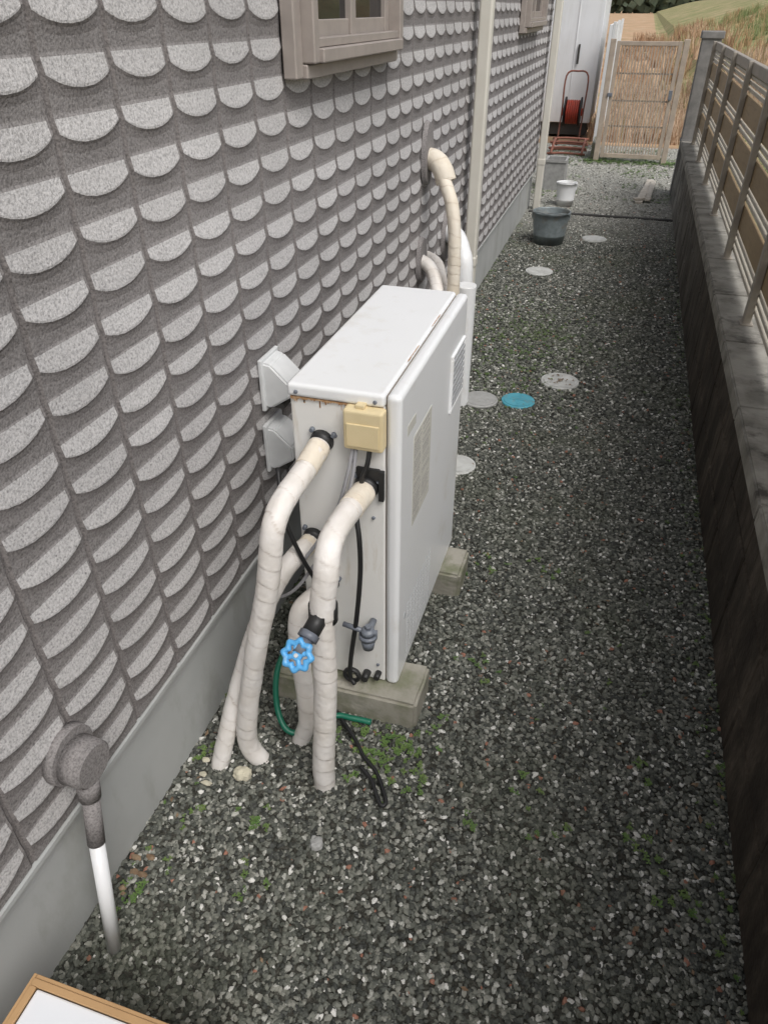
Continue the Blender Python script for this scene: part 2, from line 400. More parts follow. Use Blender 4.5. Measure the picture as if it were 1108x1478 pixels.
port(-.53,.825,.022); port(-.43,.725,.024); port(-.565,.555,.022); port(-.53,.42,.02)
box('port_bracket',(-.452,YA-.006,.745),(-.398,YA+.003,.775),M['black'],wh,.002)
box('port_bracket_leg',(-.400,YA-.007,.695),(-.388,YA+.003,.772),M['black'],wh,.001)
box('warning_label',(XB-.001,1.385,.555),(XB+.0006,1.555,.805),M['label'],wh)
bm=bmesh.new()
z=.795
while z>.565:
    for a,b in ((1.393,1.462),(1.472,1.547)):
        if random.random()<.9:
            y=a; e=b-random.uniform(0,.02)
            while y<e:
                l=random.uniform(.004,.014); bm_box(bm,(XB+.0004,y,z-.0034),(XB+.0010,min(e,y+l),z)); y+=l+.0025
    z-=random.choice((.0065,.0075,.012))
from_bm('warning_label_print',bm,M['print'],wh)
box('small_label',(XB-.001,1.33,.835),(XB+.0006,1.40,.86),M['label'],wh)
bm=bmesh.new()
for iz in range(13):
    for iy in range(8):
        y=1.36+iy*.034; zz=.14+iz*.0145
        bm_box(bm,(XB-.002,y,zz),(XB+.0005,y+.018,zz+.0028))
from_bm('louvre_slots',bm,M['slot'],wh)
box('exhaust_opening',(XB-.003,1.782,.685),(XB+.002,1.918,.832),M['grilledark'],wh)
boxes('exhaust_frame',[((XB-.002,1.770,.673),(XB+.006,1.930,.6845)),((XB-.002,1.770,.8325),(XB+.006,1.930,.843)),((XB-.002,1.770,.685),(XB+.006,1.7815,.832)),((XB-.002,1.9185,.685),(XB+.006,1.930,.832))],M['white'],wh,.002)
boxes('exhaust_slats',[((XB+.0005,1.7825,.690+i*.0178),(XB+.007,1.9175,.6995+i*.0178)) for i in range(8)],M['grille'],wh,.001)
cyl('front_badge',(XB-.001,1.34,.30),(XB+.0008,1.34,.30),.010,.010,M['slot'],wh,24)
for y in (YA+.03,YB-.05):
    box('foot',(XA+.01,y,.0985),(XB-.005,y+.03,.103),M['greyplastic'],wh)

def ipipe(name,pts,r,foamlen=.07):
    e=empty(name,pts[0])
    tube('wrapped_pipe',pts,r,M['tape'],e,wrap=.048)
    d=(Vector(pts[1])-Vector(pts[0])).normalized(); a=Vector(pts[0])
    tube('aged_collar',[a+d*.004,a+d*foamlen*.5,a+d*foamlen],r*1.05,M['foam'],e,wrap=.03)
    return e
ipipe('insulated_pipe',[(-.53,1.262,.822),(-.537,1.19,.800),(-.545,1.11,.785),(-.550,1.068,.765),(-.554,1.043,.725),(-.572,1.03,.59),(-.615,1.02,.40),(-.655,1.012,.19),(-.668,1.012,.07),(-.64,1.02,-.01)],.0243)
ipipe('insulated_pipe',[(-.43,1.262,.722),(-.437,1.19,.722),(-.440,1.10,.722),(-.438,1.055,.705),(-.437,1.032,.66),(-.445,1.02,.56),(-.446,1.012,.34),(-.458,1.0,.10),(-.46,1.0,-.01)],.0262)
ipipe('insulated_pipe',[(-.565,1.262,.553),(-.585,1.20,.545),(-.612,1.15,.50),(-.655,1.10,.38),(-.70,1.03,.19),(-.74,.97,-.01)],.0222,.045)
ipipe('insulated_pipe',[(-.53,1.262,.42),(-.54,1.205,.435),(-.562,1.16,.42),(-.565,1.14,.36),(-.555,1.125,.26),(-.545,1.11,.10),(-.57,1.105,-.01)],.0232,.02)

va=empty('gate_valve',(-.45,1.0,.55))
cyl('tee_collar',(-.446,1.03,.588),(-.4465,1.028,.540),.031,.031,M['black'],va,28,.004)
A=Vector((-.447,1.0,.566)); B=Vector((-.466,.930,.528)); d=(B-A).normalized()
cyl('bonnet',A+d*-.015,A+d*.03,.019,.019,M['black'],va,6)
cyl('nut',A+d*.03,A+d*.045,.022,.022,M['greyplastic'],va,6)
cyl('spindle_body',A+d*.045,B-d*.004,.015,.013,M['greyplastic'],va,20)
axis=Vector((-.02,-.72,.60)).normalized(); Q=axis.to_track_quat('Z','Y').to_matrix()
def T(p): return B+Q@Vector(p)
bm=bmesh.new(); n=96; rings=[]
for j in range(12):
    a2=2*math.pi*j/12; ring=[]
    for i in range(n):
        a=2*math.pi*i/n; rr=.0265+.0032*math.cos(8*a)+.0078*math.cos(a2); zz=.008*math.sin(a2)
        ring.append(bm.verts.new(T((rr*math.cos(a),rr*math.sin(a),zz))))
    rings.append(ring)
for j in range(12):
    for i in range(n):
        bm.faces.new((rings[j][i],rings[j][(i+1)%n],rings[(j+1)%12][(i+1)%n],rings[(j+1)%12][i]))
bmesh.ops.recalc_face_normals(bm,faces=bm.faces)
from_bm('handle_rim',bm,M['blue'],va,True)
for k in range(4):
    a=k*math.pi/2+.4
    tube('handle_spoke',[T((.004*math.cos(a),.004*math.sin(a),0)),T((.014*math.cos(a),.014*math.sin(a),.001)),T((.024*math.cos(a),.024*math.sin(a),0))],.0055,M['blue'],va,n=3)
cyl('handle_hub',T((0,0,-.006)),T((0,0,.007)),.012,.011,M['blue'],va,20,.002)
cyl('handle_screw',T((0,0,.007)),T((0,0,.010)),.005,.004,M['hood'],va,12)

st=empty('oil_strainer',(-.42,1.24,.31))
cyl('cup',(-.418,1.235,.262),(-.418,1.235,.300),.014,.020,M['greyplastic'],st,24,.004)
cyl('band',(-.418,1.235,.300),(-.418,1.235,.314),.0235,.0235,M['greyplastic'],st,24,.002)
cyl('head',(-.418,1.235,.314),(-.418,1.235,.332),.021,.015,M['greyplastic'],st,24,.003)
cyl('cap_nut',(-.418,1.235,.332),(-.418,1.235,.342),.008,.008,M['greyplastic'],st,6)
cyl('inlet',(-.418,1.235,.318),(-.485,1.24,.325),.007,.007,M['greyplastic'],st,12)
cyl('elbow',(-.395,1.24,.318),(-.418,1.235,.318),.008,.008,M['greyplastic'],st,12)
cyl('mount',(-.418,1.282,.318),(-.418,1.235,.318),.009,.009,M['greyplastic'],st,12)

cb=empty('cables',(-.5,1.24,.5))
tube('grey_wire_1',[(-.452,1.262,.84),(-.462,1.245,.77),(-.49,1.235,.67),(-.55,1.21,.56),(-.62,1.20,.47),(-.70,1.25,.42)],.0042,M['greywire'],cb,seg=10)
tube('grey_wire_2',[(-.445,1.262,.84),(-.452,1.245,.76),(-.478,1.235,.655),(-.535,1.21,.535),(-.60,1.19,.44),(-.70,1.2,.38)],.0042,M['greywire'],cb,seg=10)
tube('black_wire_1',[(-.415,1.262,.84),(-.418,1.25,.80),(-.43,1.25,.765),(-.435,1.26,.735)],.0055,M['black'],cb,seg=10)
tube('black_wire_2',[(-.452,1.262,.66),(-.436,1.238,.60),(-.436,1.238,.50),(-.448,1.238,.36),(-.466,1.238,.22),(-.472,1.24,.14),(-.458,1.235,.116)],.0062,M['black'],cb,seg=10)
tube('black_wire_3',[(-.64,1.27,.74),(-.60,1.20,.66),(-.565,1.19,.57),(-.53,1.20,.48),(-.51,1.22,.40),(-.52,1.24,.30)],.0055,M['black'],cb,seg=10)
pts=[(-.468+.020*math.cos(a),1.246-.002*i/6,.140+.020*math.sin(a)) for i,a in enumerate([k*math.pi/4 for k in range(18)])]
tube('coiled_wire',pts,.0055,M['black'],cb,seg=10)
cyl('drain_plug',(-.437,1.282,.122),(-.437,1.252,.122),.011,.010,M['black'],cb,14)
cyl('drain_plug',(-.405,1.282,.130),(-.405,1.257,.130),.009,.008,M['black'],cb,14)
tube('earth_cable',[(-.50,1.20,.03),(-.455,1.16,.028),(-.42,1.13,.022),(-.385,1.09,.02),(-.345,1.06,.02),(-.315,1.02,.018),(-.295,.985,.018),(-.305,.975,.018),(-.325,1.0,.018),(-.35,1.035,.02),(-.385,1.06,.022)],.0052,M['black'],cb,seg=10)
hs=empty('green_hose',(-.6,1.15,.05))
tube('hose',[(-.64,1.24,.22),(-.655,1.18,.16),(-.64,1.13,.08),(-.60,1.10,.035),(-.55,1.12,.03),(-.50,1.18,.035),(-.45,1.19,.032),(-.40,1.195,.028)],.0080,M['green'],hs,seg=12)

def cblock(lo,hi):
    bm=bmesh.new(); bm_box(bm,lo,hi)
    bmesh.ops.bevel(bm,geom=bm.edges[:],offset=.008,segments=2,affect='EDGES')
    bmesh.ops.subdivide_edges(bm,edges=[e for e in bm.edges if e.calc_length()>.04],cuts=6,use_grid_fill=True)
    for v in bm.verts: v.co+=Vector((mnoise.noise(v.co*25),mnoise.noise(v.co*25+Vector((9,0,0))),mnoise.noise(v.co*25+Vector((0,9,0)))*.3))*.003
    return from_bm('concrete_block',bm,M['concrete'])
cblock((-.70,1.222,-.02),(-.285,1.375,.0975))
cblock((-.68,1.775,-.02),(-.285,1.925,.0975))

def lid(name,x,y,r,mat,handle=True,tilt=0):
    e=empty(name,(x,y,0))
    cyl('rim',(x,y,.004),(x,y,.018),r,r*.985,mat,e,48,.002)
    cyl('plate',(x,y,.0182),(x,y,.0205),r*.86,r*.85,mat,e,48,.001)
    if handle:
        boxes('ribs',[((x-.5*r,y-.006,.0206),(x+.5*r,y+.006,.022)),((x-.006,y+.0065,.0206),(x+.006,y+.5*r,.022)),((x-.006,y-.5*r,.0206),(x+.006,y-.0065,.022))],mat,e,.0005)
lid('drain_cover',-.49,3.23,.088,M['greylid'])
lid('drain_cover',-.308,3.27,.082,M['bluelid'])
lid('drain_cover',-.135,3.56,.098,M['whitelid'],False)
lid('drain_cover',-.465,2.59,.078,M['whitelid'],False)
lid('drain_cover',-.47,5.44,.10,M['whitelid'])
lid('drain_cover',-.14,6.48,.10,M['whitelid'],False)
bm=bmesh.new()
for i in range(30):
    a=random.uniform(0,6.28); r=random.uniform(0,.08); p=Vector((-.135+r*math.cos(a),3.56+r*math.sin(a),.024))
    s=random.uniform(.004,.009); t=random.uniform(0,6)
    vs=[bm.verts.new(p+Vector((math.cos(t+k*1.57)*s*(1 if k%2 else .6),math.sin(t+k*1.57)*s*(1 if k%2 else .6),random.uniform(-.001,.002)))) for k in range(4)]
    bm.faces.new(vs)
for i in range(240):
    x=random.uniform(-.81,.49); y=random.uniform(.5,7)
    if random.random()<.45: x=random.choice((-.80+abs(random.gauss(0,.04)),.49-abs(random.gauss(0,.04))))
    if -.62<x<-.33 and 1.2<y<2: continue
    p=Vector((x,y,.018)); s=random.uniform(.004,.011); t=random.uniform(0,6)
    vs=[bm.verts.new(p+Vector((math.cos(t+k*1.57)*s*(1 if k%2 else .5),math.sin(t+k*1.57)*s*(1 if k%2 else .5),random.uniform(-.002,.006)))) for k in range(4)]
    bm.faces.new(vs)
from_bm('leaf_litter',bm,M['leafbrown'])

def bucket(name,x,y,r0,r1,h,mat,rim=.006):
    e=empty(name,(x,y,0)); bm=bmesh.new(); seg=48
    prof=[(r0*.98,.012),(r0,.0),(r0+(r1-r0)*.3,h*.3),(r0+(r1-r0)*.3+.003,h*.31),(r0+(r1-r0)*.34,h*.34),(r0+(r1-r0)*.8,h*.8),(r1,h-.006),(r1+rim,h-.004),(r1+rim,h+.004),(r1-.002,h+.005),(r1-.005,h-.004),(r0-.004,.015),(0.001,.015)]
    R=[[bm.verts.new((x+r*math.cos(2*math.pi*i/seg),y+r*math.sin(2*math.pi*i/seg),z)) for i in range(seg)] for r,z in prof]
    for a,b in zip(R,R[1:]):
        for i in range(seg): bm.faces.new((a[i],a[(i+1)%seg],b[(i+1)%seg],b[i]))
    bmesh.ops.recalc_face_normals(bm,faces=bm.faces)
    from_bm('shell',bm,mat,e,True)
    tube('bail_handle',[(x-r1-.004,y,h-.03),(x-r1*.8,y-r1*.75,h+.012),(x,y-r1*1.05,h+.01),(x+r1*.8,y-r1*.75,h+.012),(x+r1+.004,y,h-.03)],.0035,mat,e,seg=8)
    for s in (-1,1): box('ear',(x+s*(r1-.002)-.006,y-.02,h-.055),(x+s*(r1-.002)+.006,y+.02,h-.01),mat,e,.003)
    return e
b1=bucket('metal_bucket',-.50,6.27,.118,.148,.25,M['zinc'])
cyl('dirty_water',(-.50,6.27,.18),(-.50,6.27,.205),.134,.137,M['dark'],b1)
b2=bucket('white_bucket',-.50,7.66,.075,.095,.22,M['white'])
pb=empty('planter_box',(-.66,8.5,0))
boxes('walls',[((-.80,8.35,0),(-.58,8.37,.30)),((-.80,8.63,0),(-.58,8.65,.30)),((-.80,8.3705,0),(-.78,8.6295,.30)),((-.60,8.3705,0),(-.58,8.6295,.30))],M['greylid'],pb,.003)
box('soil',(-.779,8.371,.01),(-.601,8.629,.26),M['dark'],pb)
box('rim',(-.81,8.34,.2805),(-.57,8.349,.305),M['greylid'],pb)
tm=empty('timber_offcuts',(.25,8.5,0))
def plank(n,a,b,w,t,z):
    a=Vector((*a,z));b=Vector((*b,z));d=(b-a); rot=Matrix.Rotation(math.atan2(d.y,d.x),3,'Z'); c=(a+b)/2; L=d.length
    box(n,(c.x-L/2,c.y-w/2,z),(c.x+L/2,c.y+w/2,z+t),M['wood'],tm,.003,rot=rot)
plank('plank_1',(.19,7.95),(.30,9.15),.07,.02,.012); plank('plank_2',(.27,8.0),(.33,9.0),.05,.02,.03); plank('plank_3',(.14,8.0),(.30,8.1),.04,.02,.034)
box('threshold_strip',(-.80,7.30,-.02),(.498,7.345,.022),M['dark'],None,.004)

ct=empty('cardboard_box',(-.55,.17,0))
X0,X1,Ya,Yb,H=-.705,-.36,-.12,.345,.30
boxes('walls',[((X0,Ya,0),(X0+.006,Yb,H)),((X1-.006,Ya,0),(X1,Yb,H)),((X0+.0065,Yb-.006,0),(X1-.0065,Yb,H)),((X0+.0065,Ya,0),(X1-.0065,Ya+.006,H))],M['card'],ct,.0008)
boxes('folded_flaps',[((X0+.0065,Yb-.017,H-.004),(X1-.0065,Yb-.0065,H+.002)),((X0+.0065,Ya+.007,H-.004),(X0+.017,Yb-.0175,H+.002))],M['card'],ct,.0006)
box('bottom',(X0+.007,Ya+.007,.002),(X1-.007,Yb-.007,.008),M['card'],ct)
box('foam_slab',(X0+.0175,Ya+.01,.2),(X1-.01,Yb-.0175,H-.004),M['paper'],ct,.003)
ps=empty('pale_rock',(-.665,.955,0))
def rock(name,c,s,mat,parent=None,seed=0,sub=3):
    bm=bmesh.new(); bmesh.ops.create_icosphere(bm,subdivisions=sub,radius=1)
    for v in bm.verts:
        k=1+.35*mnoise.noise(v.co*1.6+Vector((seed,0,0)))+.12*mnoise.noise(v.co*5+Vector((seed,3,0)))
        v.co=Vector((v.co.x*s[0]*k+c[0],v.co.y*s[1]*k+c[1],v.co.z*s[2]*k+c[2]))
    return from_bm(name,bm,mat,parent)
rock('body',(-.665,.955,.018),(.024,.018,.015),M['stonepale'],ps,1)
rock('grey_rock',(-.42,.84,.014),(.017,.016,.012),M['greylid'],None,3)
fl=empty('rubble',(-.75,.9,0))
for i,(x,y) in enumerate([(-.76,.93),(-.775,.97),(-.785,.66),(-.77,.70),(-.79,.62),(-.74,.91),(-.765,.66),(-.80,.69)]):
    rock('chip_%d'%i,(x,y,.012),(.008+.006*random.random(),.007,.004),M['stonepale'] if i in(0,1,5) else M['leafbrown'],fl,i,2)

# ---------------------------------------------------------------- block wall with fence
bw=empty('block_wall',(.57,4,0))
WY0,WY1=-.6,8.42
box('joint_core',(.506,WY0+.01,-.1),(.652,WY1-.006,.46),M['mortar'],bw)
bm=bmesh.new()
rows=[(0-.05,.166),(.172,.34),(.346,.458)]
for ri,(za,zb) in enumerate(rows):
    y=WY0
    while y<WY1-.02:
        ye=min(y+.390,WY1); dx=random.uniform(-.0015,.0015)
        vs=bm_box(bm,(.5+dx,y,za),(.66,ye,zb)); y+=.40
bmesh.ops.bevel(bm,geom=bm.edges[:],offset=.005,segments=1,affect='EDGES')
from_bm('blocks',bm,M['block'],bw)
bm=bmesh.new(); y=WY0
while y<WY1-.02:
    ye=min(y+.594,WY1); bm_box(bm,(.492,y,.4605),(.668,ye,.52)); y+=.60
bmesh.ops.bevel(bm,geom=bm.edges[:],offset=.006,segments=2,affect='EDGES')
from_bm('cap_stones',bm,M['cap'],bw)
fe=empty('slat_fence',(.6,4,.52))
posts=[1.22+1.0*i-2 for i in range(0,10)]
boxes('posts',[((.576,y-.022,.519),(.606,y+.022,1.35)) for y in posts if y<8.3],M['fencepost'],fe,.003)
boxes('post_feet',[((.566,y-.034,.5205),(.616,y+.034,.528)) for y in posts if y<8.3],M['fencepost'],fe,.002)
wide=[(.665,.785),(.865,.985),(1.065,1.185)]; thin=[.565,.600,.635,.803,.835,1.003,1.035,1.203,1.235,1.264]
fy0,fy1=-.78,8.24
boxes('boards',[((.6075,fy0,a),(.6225,fy1,b)) for a,b in wide],M['fencewood'],fe,.002)
boxes('thin_slats',[((.6075,fy0,a),(.6235,fy1,a+.017)) for a in thin],M['fencepale'],fe,.002)
boxes('top_rail',[((.600,fy0,1.29),(.632,fy1,1.345))],M['fencepost'],fe,.003)
pl=empty('stone_gatepost',(.58,8.5,0))
box('shaft',(.49,8.43,-.05),(.66,8.60,1.36),M['pillar'],pl,.006)
box('cap',(.475,8.415,1.3605),(.675,8.615,1.42),M['pillar'],pl,.008)
box('plinth_line',(.484,8.424,.50),(.666,8.606,.53),M['pillar'],pl,.004)

# ---------------------------------------------------------------- gate
gt=empty('garden_gate',(.04,10.3,0))
gx0,gx1=-.32,.40; gy=10.3
boxes('frame',[((gx0,gy-.018,.06),(gx0+.045,gy+.018,1.28)),((gx1-.045,gy-.018,.06),(gx1,gy+.018,1.28)),((gx0+.0455,gy-.017,1.235),(gx1-.0455,gy+.017,1.279)),((gx0+.0455,gy-.017,.061),(gx1-.0455,gy+.017,.11))],M['gate'],gt,.003)
boxes('bars',[((gx0+.06+i*.0335,gy-.008,.111),(gx0+.076+i*.0335,gy+.008,1.234)) for i in range(18)],M['gate'],gt)
boxes('cross_rails',[((gx0+.0455,gy+.0085,z),(gx1-.0455,gy+.016,z+.018)) for z in (.4,.67,.95)],M['gate'],gt)
boxes('posts',[((gx0-.075,gy-.03,-.05),(gx0-.012,gy+.03,1.30)),((gx1+.012,gy-.03,-.05),(gx1+.075,gy+.03,1.30))],M['gate'],gt,.004)
box('latch',(gx1-.05,gy-.05,.70),(gx1-.01,gy-.019,.80),M['greyplastic'],gt,.004)
box('latch_bar',(gx0-.02,gy-.045,.72),(gx0+.035,gy-.02,.76),M['greyplastic'],gt,.004)

# ---------------------------------------------------------------- sheds and clutter at the end
sh=empty('storage_shed',(-1.5,13.6,0))
box('body',(-3.2,13.0,.12),(-.64,14.6,2.7),M['shed'],sh,.01)
box('base',(-3.15,13.05,-.05),(-.68,14.55,.119),M['dark'],sh)
boxes('panel_ribs',[((-3.0+i*.4,12.990,.16),(-2.985+i*.4,12.999,2.6)) for i in range(6)],M['shed'],sh,.002)
box('roof',(-3.3,12.85,2.7),(-.55,14.7,2.78),M['hood'],sh,.01)
box('door_handle',(-.95,12.965,.9),(-.92,12.984,1.15),M['dark'],sh,.003)
tp=empty('white_partition_panel',(-.42,12,0))
box('panel',(-.47,11.2,.1),(-.43,14.2,1.42),M['shed'],tp,.004)
boxes('posts',[((-.428,11.2,-.02),(-.39,11.24,1.45)),((-.428,14.15,-.02),(-.39,14.19,1.45)),((-.428,12.7,-.02),(-.39,12.74,1.45))],M['hood'],tp,.003)
rl=empty('hose_reel',(-1.0,12.4,0))
rx,ry,rz=-.97,12.1,.36
cyl('drum_left',(rx,ry,rz),(rx+.02,ry,rz),.19,.19,M['black'],rl,32); cyl('drum_right',(rx+.22,ry,rz),(rx+.24,ry,rz),.19,.19,M['black'],rl,32)
for k in range(6):
    pts=[(rx+.045+k*.03,ry+.14*math.cos(a),rz+.14*math.sin(a)) for a in [i*math.pi/6 for i in range(13)]]
    tube('hose_turn_%d'%k,pts,.016,M['red'],rl,n=3,seg=8)
cyl('hub',(rx-.02,ry,rz),(rx+.26,ry,rz),.05,.05,M['red'],rl)
tube('stand',[(rx-.03,ry-.18,0),(rx-.03,ry,rz),(rx-.03,ry+.05,.8),(rx+.12,ry+.05,.86),(rx+.27,ry+.05,.8),(rx+.27,ry,rz),(rx+.27,ry-.18,0)],.012,M['rustred'],rl,n=5,seg=8)
rk=empty('rusty_pipe_rack',(-.7,10.9,0))
for i in range(6):
    z=.03+.05*(i%3); y=10.6+.12*i
    tube('bar_%d'%i,[(-1.0,y,z),(-.8,y+.05,z+.005),(-.52,y+.02,z)],.014,M['rustred'],rk,n=3,seg=8)
for x in (-.95,-.56):
    tube('rail',[(x,10.55,.04),(x+.01,10.9,.16),(x,11.25,.05)],.016,M['rustred'],rk,n=5,seg=8)
box('step_block',(-.44,10.42,-.02),(-.40,11.0,.2),M['concrete'],None,.005)

# ---------------------------------------------------------------- ground, field, bank
def gheight(x,y):
    z=0
    if x>1.0: z+=min(3.2,(x-1.0)*.26)
    f=min(1,max(0,(y-11.5)/6))
    if x<=1.0 or y>11.5: z-=0.35*f if x<1.6 else 0
    return z
def ground():
    xs=[-300,-120,-60,-30,-15,-8,-5,-3,-2,-1.4,-.83,-.6,-.3,0,.3,.52,.66,.8,1.0,1.2,1.5,2,3,4,5,6,8,10,14,20,40,80,150,300]
    ys=[-30,-10,-4,-1,0,1,2,3,4,5,6,7,8,9,10,11,11.5,12.5,13.5,15,17.5,20,25,32,40,60,90,150,300,700]
    bm=bmesh.new(); g=[[bm.verts.new((x,y,gheight(x,y))) for x in xs] for y in ys]
    for j in range(len(ys)-1):
        for i in range(len(xs)-1): bm.faces.new((g[j][i],g[j][i+1],g[j+1][i+1],g[j+1][i]))
    m,nt,b=new_mat('ground_soil_and_grass'); ge=N(nt,'ShaderNodeNewGeometry')
    n=N(nt,'ShaderNodeTexNoise',Scale=90,Detail=3,Roughness=.7); nt.links.new(ge.outputs['Position'],n.inputs['Vector'])
    soil=ramp(nt,[(.35,(.030,.030,.025)),(.6,(.085,.083,.07)),(.75,(.14,.14,.12))]); nt.links.new(n.outputs['Fac'],soil.inputs[0])
    n2=N(nt,'ShaderNodeTexNoise',Scale=.5,Detail=6,Roughness=.7); nt.links.new(ge.outputs['Position'],n2.inputs['Vector'])
    field=ramp(nt,[(.34,(.28,.25,.13)),(.45,(.46,.32,.20)),(.56,(.50,.33,.21)),(.70,(.58,.49,.38))]); nt.links.new(n2.outputs['Fac'],field.inputs[0])
    bank=ramp(nt,[(.36,(.19,.22,.09)),(.5,(.32,.30,.15)),(.62,(.46,.35,.22))]); nt.links.new(n2.outputs['Fac'],bank.inputs[0])
    s=N(nt,'ShaderNodeSeparateXYZ'); nt.links.new(ge.outputs['Position'],s.inputs[0])
    my=N(nt,'ShaderNodeMapRange'); my.inputs[1].default_value=11.2; my.inputs[2].default_value=12.2; nt.links.new(s.outputs['Y'],my.inputs[0])
    mx0=N(nt,'ShaderNodeMapRange'); mx0.inputs[1].default_value=.66; mx0.inputs[2].default_value=.75; nt.links.new(s.outputs['X'],mx0.inputs[0])
    c=mixc(nt,my.outputs[0],soil.outputs[0],field.outputs[0]); c=mixc(nt,mx0.outputs[0],c,bank.outputs[0])
    nt.links.new(c,b.inputs['Base Color']); b.inputs['Roughness'].default_value=.95; b.inputs['Specular IOR Level'].default_value=.1
    bp=N(nt,'ShaderNodeBump',Strength=.8,Distance=.01); nt.links.new(n.outputs['Fac'],bp.inputs['Height']); nt.links.new(bp.outputs[0],b.inputs['Normal'])
    from_bm('ground',bm,m)
ground()

def gravel_mat():
    m,nt,b=new_mat('gravel_stone'); o=N(nt,'ShaderNodeObjectInfo'); g=N(nt,'ShaderNodeNewGeometry')
    r=ramp(nt,[(0,(.050,.053,.047)),(.17,(.088,.093,.080)),(.40,(.13,.136,.115)),(.62,(.185,.19,.162)),(.80,(.27,.27,.235)),(.91,(.42,.42,.38)),(.968,(.70,.69,.65)),(.99,(.33,.16,.11))],'CONSTANT')
    nt.links.new(o.outputs['Random'],r.inputs[0])
    n=N(nt,'ShaderNodeTexNoise',Scale=1.6,Detail=4,Roughness=.65); nt.links.new(g.outputs['Position'],n.inputs['Vector'])
    gr=ramp(nt,[(.50,0.0),(.72,.40)]); nt.links.new(n.outputs['Fac'],gr.inputs[0])
    c=mixc(nt,gr.outputs[0],r.outputs[0],(.105,.12,.065))
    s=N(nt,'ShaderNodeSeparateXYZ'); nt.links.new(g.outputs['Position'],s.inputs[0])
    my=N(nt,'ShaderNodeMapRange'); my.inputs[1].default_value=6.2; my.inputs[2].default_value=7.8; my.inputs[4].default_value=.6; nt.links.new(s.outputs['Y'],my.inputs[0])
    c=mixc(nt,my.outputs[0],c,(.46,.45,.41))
    nt.links.new(c,b.inputs['Base Color']); b.inputs['Roughness'].default_value=.62; b.inputs['Specular IOR Level'].default_value=.4
    return m
GM=gravel_mat()
def gravel(name,x0,x1,y0,y1,dens,smin,smax,seed):
    bm=bmesh.new()
    nx=8; ny=max(2,int((y1-y0)*6))
    g=[[bm.verts.new((x0+(x1-x0)*i/nx,y0+(y1-y0)*j/ny,.004+.006*mnoise.noise(Vector((x0+(x1-x0)*i/nx,y0+(y1-y0)*j/ny,0))*2.5))) for i in range(nx+1)] for j in range(ny+1)]
    for j in range(ny):
        for i in range(nx): bm.faces.new((g[j][i],g[j][i+1],g[j+1][i+1],g[j+1][i]))
    ob=from_bm(name,bm,bpy.data.materials['ground_soil_and_grass'])
    ng=bpy.data.node_groups.new(name+'_scatter','GeometryNodeTree')
    ng.interface.new_socket('Geometry',in_out='INPUT',socket_type='NodeSocketGeometry'); ng.interface.new_socket('Geometry',in_out='OUTPUT',socket_type='NodeSocketGeometry')
    nd=ng.nodes; lk=ng.links
    gi=nd.new('NodeGroupInput'); go=nd.new('NodeGroupOutput')
    dp=nd.new('GeometryNodeDistributePointsOnFaces'); dp.inputs['Density'].default_value=dens; dp.inputs['Seed'].default_value=seed
    lk.new(gi.outputs[0],dp.inputs['Mesh'])
    j1=nd.new('GeometryNodeJoinGeometry')
    for k in range(4):
        ic=nd.new('GeometryNodeMeshIcoSphere'); ic.inputs['Subdivisions'].default_value=2; ic.inputs['Radius'].default_value=1
        sp=nd.new('GeometryNodeSetPosition'); pos=nd.new('GeometryNodeInputPosition')
        ad=nd.new('ShaderNodeVectorMath'); ad.inputs[1].default_value=(k*7.3,k*2.1,0); lk.new(pos.outputs[0],ad.inputs[0])
        no=nd.new('ShaderNodeTexNoise'); no.inputs['Scale'].default_value=1.0; no.inputs['Detail'].default_value=1; lk.new(ad.outputs[0],no.inputs['Vector'])
        sb=nd.new('ShaderNodeVectorMath'); sb.operation='SUBTRACT'; sb.inputs[1].default_value=(.5,.5,.5); lk.new(no.outputs['Color'],sb.inputs[0])
        sc=nd.new('ShaderNodeVectorMath'); sc.operation='SCALE'; sc.inputs['Scale'].default_value=1.7; lk.new(sb.outputs[0],sc.inputs[0])
        lk.new(ic.outputs[0],sp.inputs['Geometry']); lk.new(sc.outputs[0],sp.inputs['Offset'])
        tr=nd.new('GeometryNodeTransform'); tr.inputs['Scale'].default_value=(1.0+.12*k,.85,.62); lk.new(sp.outputs[0],tr.inputs[0])
        sm=nd.new('GeometryNodeSetMaterial'); sm.inputs['Material'].default_value=GM; lk.new(tr.outputs[0],sm.inputs[0])
        g2=nd.new('GeometryNodeGeometryToInstance'); lk.new(sm.outputs[0],g2.inputs[0]); lk.new(g2.outputs[0],j1.inputs[0])
    ip=nd.new('GeometryNodeInstanceOnPoints'); lk.new(dp.outputs['Points'],ip.inputs['Points']); lk.new(j1.outputs[0],ip.inputs['Instance']); ip.inputs['Pick Instance'].default_value=True
    rr=nd.new('FunctionNodeRandomValue'); rr.data_type='FLOAT_VECTOR'; rr.inputs[0].default_value=(-.6,-.6,0); rr.inputs[1].default_value=(.6,.6,6.28)
    lk.new(rr.outputs[0],ip.inputs['Rotation'])
    rs=nd.new('FunctionNodeRandomValue'); rs.data_type='FLOAT'; rs.inputs[2].default_value=smin; rs.inputs[3].default_value=smax; rs.inputs['Seed'].default_value=5
    lk.new(rs.outputs[1],ip.inputs['Scale'])
    st2=nd.new('GeometryNodeSetPosition'); rz=nd.new('FunctionNodeRandomValue'); rz.data_type='FLOAT_VECTOR'; rz.inputs[0].default_value=(0,0,-.001); rz.inputs[1].default_value=(0,0,.005); rz.inputs['Seed'].default_value=9
    lk.new(ip.outputs[0],st2.inputs['Geometry']); lk.new(rz.outputs[0],st2.inputs['Offset'])
    j2=nd.new('GeometryNodeJoinGeometry'); lk.new(gi.outputs[0],j2.inputs[0]); lk.new(st2.outputs[0],j2.inputs[0]); lk.new(j2.outputs[0],go.inputs[0])
